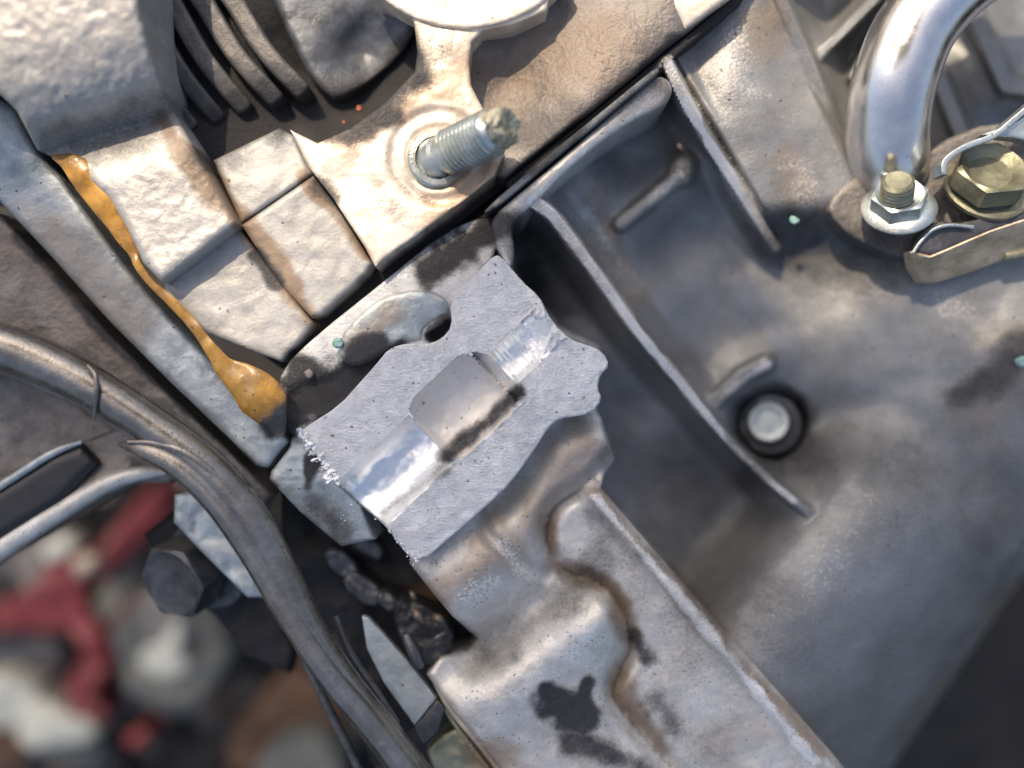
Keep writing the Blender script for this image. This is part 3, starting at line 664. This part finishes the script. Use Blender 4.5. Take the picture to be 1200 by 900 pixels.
# sealant bead
sb = [(62,183,-.05,.05),(84,193,.02,.26),(106,214,.04,.40),(126,242,.05,.36),(140,270,.02,.24),(154,296,-.02,.13),(172,324,-.04,.13),(198,352,-.05,.17),(224,378,-.05,.18),(244,402,-.04,.20),(262,428,-.02,.34),(284,446,0,.46),(304,464,.0,.56),(318,486,-.02,.40),(330,510,-.06,.12)]
o = tube('sealant_bead', [p[:3] for p in sb], [p[3]*(.62 if 5 < k_ < 11 else .85) for k_, p in enumerate(sb)], M['sealant'], None, n=28, sub=8, flat=.30, wob=0)
for v in o.data.vertices:
    q = np.array([[v.co.x*55, v.co.y*55]]); f_ = float(fbm(q, 34, 3, 2)[0]); v.co.z += f_*.12; v.co.x += float(fbm(q, 50, 2, 4)[0])*.12
tag(o, 'amber squeezed-out gasket sealant bead between the sand cast block and the blue grey flange', 'sealant')
# dark bent pipe with its end sleeve
dp = thing('dark_pipe', 'dull brown steel pipe bending down the left side of the picture', 'pipe', (100, 450, .2))
main = [(-300,392,.1),(-120,397,.1),(-50,400,.1),(0,406,.1),(50,424,.1),(110,455,.15),(180,500,.2),(240,545,.25),(290,600,.25),(328,668,.2),(360,735,.15),(405,805,.1),(450,862,.1),(500,930,.1)]
tube('pipe_wall', main, [.50,.50,.50,.50,.48,.44,.41,.40,.39,.38,.37,.37,.38,.40], M['pipe'], dp, n=32, sub=8)
tube('outer_sleeve', [(140,520,.10),(168,527,.34),(208,545,.42),(252,586,.42),(296,648,.40),(334,712,.36),(384,788,.32),(442,858,.30),(500,934,.30)], [.05,.20,.27,.28,.28,.28,.28,.28,.28], M['pipe'], dp, n=28, sub=8)
tube('sleeve_lip', [(150,518,.42),(185,520,.52),(222,533,.58),(262,566,.56),(300,612,.50)], [.05,.08,.09,.08,.04], M['pipe'], dp, n=12, sub=8)
tube('crimp_band', [(103,428,.52),(112,440,.62),(113,462,.66),(110,490,.5)], [.03,.05,.05,.03], M['pipe'], dp, n=12, sub=6)

# bracket arm under the pipe
ba = thing('bracket_arm', 'grimy cast bracket arm with a dark slot sticking out past the left edge', 'bracket', (60, 580, -1.4))
relief('arm_plate', [(-300,700),(-40,570),(0,560),(60,534),(92,520),(140,500),(180,520),(215,545),(200,566),(160,566),(110,590),(40,632),(-10,660),(-300,860)],
       lambda X: -1.2-.6*(1-sm(8, 20, seg_dist(X, [(-40,612),(20,585),(80,545)])[0]))+.16*np.exp(-(seg_dist(X, [(-40,650),(60,598),(150,548)])[0]/12.)**2)+fbm(X,20,3,2)*.05, M['brown'], ba, res=3.5, r=7, depth=1.1)
relief('arm_insert', [(-300,770),(0,572),(60,534),(96,520),(118,542),(72,590),(0,634),(-300,850)], -.90, M['gloss'], ba, res=4, r=12, depth=.6)
tube('arm_edge', [(-300,780,-1.0),(-60,606,-1.0),(0,570,-.95),(60,532,-.95),(96,518,-1.05)], [.08,.09,.09,.09,.05], M['strip'], ba, n=12)
tube('arm_edge', [(-300,850,-1.2),(-60,682,-1.2),(0,644,-1.15),(60,606,-1.1),(120,570,-1.1),(158,556,-1.1),(195,552,-1.2)], [.26,.26,.25,.22,.2,.18,.1], M['flange'], ba, n=14)

# two dark bolts below the bend of the pipe
hb = thing('hex_bolt', 'black oily hex bolt below the bend of the dark pipe', 'bolt', (232, 668, -1.6))
hexhead('bolt_head', W(228,668,-2.2), (-.45,-.25,1), .92, .8, M['dark_metal'], hb, .3, .1)
lathe('washer', W(246,660,-2.4), (-.45,-.25,1), [(0,1.1),(.12,1.1),(.16,1.05)], M['dark_metal'], hb, 36)
pb = thing('pipe_bracket', 'blue grey steel tab clamped under the dark pipe', 'bracket', (250, 620, -1.2))
relief('tab', [(205,580),(240,572),(275,600),(300,650),(330,700),(290,700),(262,672),(230,640),(204,612)], lambda X: -1.1+fbm(X, 20, 3, 2)*.12, M['strip'], pb, res=4, r=6, depth=.3)
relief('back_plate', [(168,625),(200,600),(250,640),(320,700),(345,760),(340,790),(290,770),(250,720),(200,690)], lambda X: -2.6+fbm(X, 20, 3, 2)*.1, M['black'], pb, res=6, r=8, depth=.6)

# ================================================================== BOTTOM CENTRE: dark gap, connector, strip, brass edge
gp = thing('chain_cover', 'black oily inner cover down in the gap beside the cut boss', 'cover', (430, 680, -2))
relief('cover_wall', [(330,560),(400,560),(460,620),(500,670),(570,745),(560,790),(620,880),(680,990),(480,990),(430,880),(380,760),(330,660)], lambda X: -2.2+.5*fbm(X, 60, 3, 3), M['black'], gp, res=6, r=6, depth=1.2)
for (x, y, s, z) in [(400,660,.42,-1.5),(425,690,.46,-1.4),(455,705,.30,-1.3),(430,640,.4,-1.7)]:
    a = R(38); c, s_ = math.cos(a), math.sin(a); hw, hh = s*55, s*30
    relief('rib_block', [(x+c*u-s_*v, y+s_*u+c*v) for u, v in ((-hw,-hh),(hw,-hh),(hw,hh),(-hw,hh))], lambda X, z=z: z+fbm(X, 12, 3, 1)*.1, M['dark_metal'], gp, res=4, r=7, depth=.8, smooth=1)
cn = thing('wire_connector', 'small black wire connector with grey tips in the dark gap', 'connector', (490, 735, -1))
relief('connector_body', [(458,706),(478,700),(520,720),(536,752),(512,786),(488,780),(466,746)], lambda X: -1.0+fbm(X, 14, 3, 2)*.15, M['rubber'], cn, res=4, r=8, depth=.8, smooth=1)
for (x0, y0, x1, y1, r_) in [(486,716,494,728,.11),(510,722,518,728,.10),(476,744,492,782,.13),(506,752,520,742,.07),(482,694,486,702,.07)]:
    tube('terminal', [(x0,y0,-.75),((x0+x1)/2,(y0+y1)/2,-.66),(x1,y1,-.72)], [r_*.8,r_,r_*.8], M['dark_metal'], cn, n=12, sub=5)
mb = thing('metal_blade', 'flat grey steel strip beside the dark pipe at the bottom', 'strip', (470, 790, -.9))
relief('blade', [(424,722),(432,724),(474,770),(512,818),(486,850),(450,800),(430,760)], lambda X: -.9-.001*(X[:, 0]-450), M['strip'], mb, res=5, r=2, depth=.15)
relief('dark_end', [(512,820),(522,828),(514,856),(496,872),(486,852)], -.92, M['dark_metal'], mb, res=4, r=2, depth=.15)
be = thing('brass_edge_cover', 'yellowish brass edged sheet cover at the bottom edge left of the flange', 'cover', (550, 880, -1.2))
relief('sheet', [(500,880),(520,858),(545,850),(590,900),(640,970),(560,990),(520,930)], lambda X: -1.3+fbm(X,20,3,1)*.08, M['yellow_zinc'], be, res=4, r=5, depth=.5)
tube('rolled_edge', [(512,800,-1.0),(530,832,-.95),(560,868,-.95),(600,920,-.95),(640,975,-.95)], .09, M['brass'], be, n=12)
tube('rolled_edge', [(516,822,-1.1),(540,858,-1.1),(580,912,-1.1),(610,965,-1.1)], .06, M['yellow_zinc'], be, n=12)
wr = thing('thin_rod', 'thin dark rod running along the dark pipe towards the bottom', 'rod', (420, 780, -.5))
tube('rod', [(393,722,-.5),(410,765,-.45),(440,810,-.45),(465,848,-.5)], .09, M['dark_metal'], wr, n=12)
wr2 = thing('thin_rod', 'thin black rod on the outer left side of the dark pipe near the bottom', 'rod', (370, 800, -1))
tube('rod', [(345,745,-1.),(370,800,-1.),(410,880,-1.),(450,960,-1.)], .10, M['dark_metal'], wr2, n=12)

# ================================================================== UPPER RIGHT: pipe, nuts, plates
rp = thing('bright_pipe', 'bent shiny aluminium pipe coming down at the top right', 'pipe', (1050, 120, 0))
tube('pipe_wall', [(1290,-120,-.2),(1210,-72,-.2),(1130,-28,-.25),(1075,30,-.3),(1048,95,-.45),(1040,145,-.8),(1040,178,-1.1),(1042,200,-1.5)], [.82,.82,.83,.86,.89,.9,.88,.86], M['bright_pipe'], rp, n=48, sub=8)
relief('pipe_foot', [(975,228),(1010,200),(1060,196),(1130,150),(1200,142),(1230,200),(1170,270),(1110,290),(1076,300),(1050,302),(1000,282),(968,250)], lambda X: -1.15+fbm(X,20,3,2)*.04, M['brown'], rp, res=4, r=6, depth=.55, smooth=1)
fn = thing('flange_nut', 'small pale flange nut on a yellow stud at the foot of the bright pipe', 'nut', (1050, 232, -.8))
axn = Vector((-.25, .75, 1))
lathe('nut_flange', W(1053,246,-.62), axn, [(0,.76),(.07,.79),(.12,.76),(.20,.60)], M['zinc'], fn, 40)
hexhead('nut_body', W(1052,243,-.5), axn, .60, .42, M['zinc'], fn, .25, .15)
p0 = W(1050,232,-.15)
lathe('stud_end', p0, axn, [(h, .33) for h in np.arange(0, .48, .016)]+[(.52,.26)], M['yellow_zinc'], fn, 28, thread=lambda h, a: .02*math.cos(2*math.pi*h/.1-a) if h < .46 else 0)
hx = thing('large_hex_bolt', 'large yellow zinc hex bolt with dished head on a round washer at the right', 'bolt', (1150, 205, -.4))
axh = Vector((-.02, .62, 1))
lathe('washer', W(1156,222,-.9), axh, [(0,.92),(.10,.93),(.14,.88)], M['yellow_zinc'], hx, 48)
lathe('head_flange', W(1156,218,-.78), axh, [(0,.72),(.10,.72),(.16,.6)], M['dark_metal'], hx, 40)
hexhead('bolt_head', W(1154,214,-.64), axh, .80, .50, M['yellow_zinc'], hx, .30, .35)
cl = thing('clamp_strap', 'blue grey metal strap bent over the large yellow hex bolt at the right edge', 'strap', (1150, 170, .0))
L = catmull([(1106,205),(1108,188),(1130,172),(1165,158),(1190,138),(1240,96)], 8); T = np.gradient(L, axis=0); T /= np.linalg.norm(T, axis=1)[:, None]; Nn = np.stack([-T[:, 1], T[:, 0]], 1)
relief('strap', [tuple(p) for p in np.vstack([L+Nn*4, (L-Nn*3)[::-1]])], .05, M['zinc'], cl, res=2.5, r=1.5, depth=.45)
relief('strap_fold', [(1150,158),(1192,140),(1240,112),(1260,150),(1215,168),(1190,162)], -.1, M['zinc'], cl, res=4, r=3, depth=.3)
lg = thing('terminal_plate', 'thick tan metal terminal plate with a rounded nose under the yellow hex bolt', 'plate', (1140, 280, -.6))
relief('plate_top', [(1068,292),(1080,270),(1100,258),(1120,262),(1150,256),(1200,240),(1260,226),(1260,244),(1204,256),(1160,270),(1118,288),(1090,300)], lambda X: -.45, M['dark_metal'], lg, res=4, r=3, depth=.3, smooth=1)
def zfront(X):
    e, _ = seg_dist(X, [(1068,294),(1090,300),(1118,288),(1160,270),(1204,256),(1260,242)]); return -.46-.022*np.maximum(0, e-2)
relief('plate_front', [(1066,294),(1090,299),(1118,287),(1160,269),(1204,254),(1260,240),(1260,290),(1204,301),(1172,306),(1134,320),(1098,331),(1080,330),(1069,312)], zfront, M['brass'], lg, res=3, r=3, depth=.35)
tube('nose_wire', [(1070,296,-.40),(1078,284,-.36),(1092,270,-.34),(1112,264,-.34),(1140,266,-.36)], .045, M['zinc'], lg, n=10)
tube('lower_lip', [(1176,300,-1.2),(1200,296,-1.2),(1240,286,-1.2)], .12, M['yellow_zinc'], lg, n=14)

# ================================================================== small loose things
def fleck(name, px, py, z, s, mat, label, cat, group=None):
    b_ = bmesh.new(); bmesh.ops.create_icosphere(b_, subdivisions=2, radius=s)
    for v in b_.verts:
        v.co *= 1+random.uniform(-.25,.25); v.co.z *= .3
    m_ = bpy.data.meshes.new(name); b_.to_mesh(m_); b_.free(); m_.polygons.foreach_set('use_smooth', [True]*len(m_.polygons))
    o = link(name, m_, mat); o.location = W(px, py, z); tag(o, label, cat, group); return o
fleck('rust_flake', 421, 127, -.85, .07, M['rust'], 'larger orange rust flake in the black hollow above the pads', 'flake')
fleck('rust_flake', 403, 143, -.85, .045, M['rust'], 'small dull orange rust flake left of the larger one in the hollow', 'flake')
fleck('corrosion_spot', 396, 402, -.16, .11, M['teal'], 'teal green corrosion spot beside the scalloped seat', 'spot')
fleck('corrosion_spot', 931, 258, -1.2, .10, M['teal'], 'blue green corrosion spot at the foot of the long bright rib', 'spot')
fleck('corrosion_spot', 1197, 424, -1.3, .13, M['teal'], 'teal corrosion spot at the right edge of the picture', 'spot')
fleck('pebble', 362, 438, -.3, .11, M['brown'], 'small round brown pebble stuck in the grime beside the boss', 'pebble')
fleck('pebble', 958, 674, -1.45, .06, M['white'], 'tiny pale speck on the lower gearbox housing', 'speck')

# ================================================================== BACKGROUND far below on the ground
ZG = -26.0
gm = plain('x', (.02,.02,.02)); bpy.data.materials.remove(gm)
g = field('ground', -1400, 2600, -1000, 1900, 40, lambda X: ZG+fbm(X, 300, 4, 2)*1.5, M['ground'])
g['kind'] = 'structure'
rf = thing('red_frame', 'blurred red painted metal frame lying on the ground at the lower left', 'frame', (60, 700, ZG+3))
for pl, z in [([(105,655),(150,600),(185,560),(200,575),(180,620),(140,660),(118,690)],ZG+5.5),([(-60,722),(30,700),(66,650),(90,640),(100,680),(96,735),(60,742),(20,738),(-60,748)],ZG+5),
              ([(88,700),(120,738),(134,770),(112,812),(84,820),(72,806),(98,772),(92,748),(70,730)],ZG+5.2),([(120,745),(160,690),(170,700),(140,752)],ZG+4.6),([(70,815),(110,810),(130,835),(118,850),(90,842)],ZG+4.5),([(140,868),(165,850),(180,858),(160,880)],ZG+4.5)]:
    relief('frame_plate', pl, lambda X, z=z: z+fbm(X, 40, 3, 3)*.7, M['red'], rf, res=8, r=9, depth=2.2, smooth=2)
def lump(name, pts, z, mat, label, cat, r=14, depth=2.5, sm_=1):
    o = relief(name, pts, lambda X: z+fbm(X, 40, 3, 3)*.5, mat, None, res=10, r=r, depth=depth, smooth=sm_); tag(o, label, cat); return o
gc = thing('grey_gear_case', 'blurred grey green box shaped casting on the ground right of the red frame', 'casting', (200, 760, ZG+3))
relief('case_body', [(130,740),(170,690),(215,680),(262,735),(270,770),(235,830),(200,842),(150,810)], lambda X: ZG+6+.4*fbm(X,40,3,2), M['greybox'], gc, res=9, r=14, depth=3)
relief('case_face', [(168,700),(200,695),(220,720),(200,770),(178,770),(168,740)], ZG+6.4, M['brown'], gc, res=9, r=8, depth=.6)
relief('case_tap', [(160,765),(190,755),(205,725),(215,735),(205,770),(230,785),(190,795),(170,790)], ZG+6.9, M['white'], gc, res=8, r=4, depth=.8, smooth=1)
lump('grey_bar', [(110,690),(160,620),(170,630),(165,700),(130,740),(98,740)], ZG+4.5, M['greybox'], 'blurred grey flat bar between the red frame and the grey casting', 'bar')
lump('white_bottle', [(20,840),(50,815),(70,835),(118,850),(110,868),(70,872),(40,882),(22,870)], ZG+5, M['white'], 'blurred yellowish white plastic bottle on the ground at the lower left', 'bottle', 12)
lump('pale_rag', [(-30,790),(10,790),(30,805),(45,800),(40,830),(10,856),(-30,850)], ZG+5, M['white'], 'blurred white rag at the left edge above the white bottle', 'rag', 12)
lump('pinkish_lid', [(48,640),(75,625),(90,635),(70,655),(50,662)], ZG+8, M['white'], 'blurred small pinkish white cap on top of the red frame', 'cap', 8, 1)
lump('tan_lid', [(85,655),(110,648),(112,662),(94,680),(84,672)], ZG+8, M['brass'], 'blurred small tan cap on the red frame beside the grey bar', 'cap', 8, 1)
lump('grey_tray', [(-40,750),(60,740),(80,775),(60,795),(-40,790)], ZG+3.5, M['dark_metal'], 'blurred dark grey tray below the red frame', 'tray', 10)
lump('brown_plank', [(270,850),(340,780),(380,800),(400,850),(330,905),(270,905)], ZG+4, M['wood'], 'blurred brown wooden plank behind the dark pipe at the bottom', 'plank', 8, 1.5, 0)
lump('grey_stone', [(300,880),(360,850),(400,880),(400,960),(300,960)], ZG+6, M['greybox'], 'blurred blue grey stone at the bottom behind the dark pipe', 'stone', 10)

# ================================================================== scrap on the ground round the red frame
bm = bmesh.new()
for i in range(420):
    px = random.uniform(-250, 620); py = random.uniform(480, 1050)
    
    s_ = random.choice([.5, .7, 1, 1.4, 2.0])
    mtx = Matrix.Translation(W(px, py, ZG+.6)) @ Matrix.Rotation(random.random()*6, 4, 'Z') @ Matrix.Rotation(random.random()*.6, 4, 'X') @ Matrix.Diagonal((s_*(.6+random.random()), s_*(.4+random.random()*.5), s_*.5, 1))
    k0 = len(bm.faces)
    if random.random() < .5: bmesh.ops.create_icosphere(bm, subdivisions=1, radius=1, matrix=mtx)
    else: bmesh.ops.create_cube(bm, size=1.6, matrix=mtx)
    bm.faces.ensure_lookup_table(); mi = random.choice([0, 0, 0, 1, 1, 2, 3, 4])
    for f in bm.faces[k0:]: f.material_index = mi
me = bpy.data.meshes.new('ground_scrap'); bm.to_mesh(me); bm.free()
for k in ('ground', 'dark_metal', 'wood', 'greybox', 'brown'): me.materials.append(M[k])
me.polygons.foreach_set('use_smooth', [False]*len(me.polygons))
set_dirt_light(me, np.zeros((len(me.vertices), 2)))
o = link('ground_scrap', me, None); tag(o, 'blurred dark scrap and stones scattered over the ground far below', 'scrap', kind='stuff')

# ================================================================== added unseen panels above the engine, behind the camera, cut to shape the shade
H = 70.0
off = Vector((sd.x, sd.y, 0))*(H/sd.z)
def shade_at(px, py): p = W(px, py, 0); return Vector((p.x+off.x, p.y+off.y, H))
def sheet(name, a, b, width, label, cat, z):
    t = thing(name, label, cat)
    e = (b-a).normalized(); dn = Vector((e.y, -e.x, 0))*width
    bm = bmesh.new(); vs = [a, b, b+dn, a+dn]
    top = [bm.verts.new(v+Vector((0, 0, z+1.2))) for v in vs]; bot = [bm.verts.new(v+Vector((0, 0, z))) for v in vs]
    bm.faces.new(top); bm.faces.new(bot[::-1])
    for i in range(4): j = (i+1) % 4; bm.faces.new((top[j], top[i], bot[i], bot[j]))
    bmesh.ops.recalc_face_normals(bm, faces=bm.faces); bmesh.ops.bevel(bm, geom=bm.edges[:], offset=.4, segments=2, affect='EDGES')
    me = bpy.data.meshes.new('panel'); bm.to_mesh(me); bm.free(); link('panel', me, M['panel_paint'], t)
c0 = shade_at(338, 424)
def poly_sheet(name, pts, label, cat, z):
    t = thing(name, label, cat); bm = bmesh.new()
    top = [bm.verts.new(Vector(v)+Vector((0, 0, z+1.0))) for v in pts]; bot = [bm.verts.new(Vector(v)+Vector((0, 0, z))) for v in pts]
    bm.faces.new(top); bm.faces.new(bot[::-1])
    for i in range(len(pts)): j = (i+1) % len(pts); bm.faces.new((top[j], top[i], bot[i], bot[j]))
    bmesh.ops.recalc_face_normals(bm, faces=bm.faces); bmesh.ops.bevel(bm, geom=bm.edges[:], offset=.3, segments=2, affect='EDGES')
    me = bpy.data.meshes.new('panel'); bm.to_mesh(me); bm.free(); link('panel', me, M['panel_paint'], t)
poly_sheet('shade_panel', [shade_at(*p) for p in [(338,424),(770,56),(800,60),(925,300),(1000,318),(1500,300),(2600,420),(2900,2300),(700,2500),(150,700)]],  # added unseen panel, outline cut to shape sun and shade
           'added dark grey panel above the right side of the engine, unseen, cut to cast shade', 'bonnet', 0)
e2 = (c0-shade_at(20, 110)).normalized()  # edge of a second added panel that shades the left strips
sheet('side_shade_panel', c0-e2*32, c0+e2*1.5, 24, 'added dark grey panel above the left side of the engine, unseen, placed to cast shade', 'panel', 2.5)
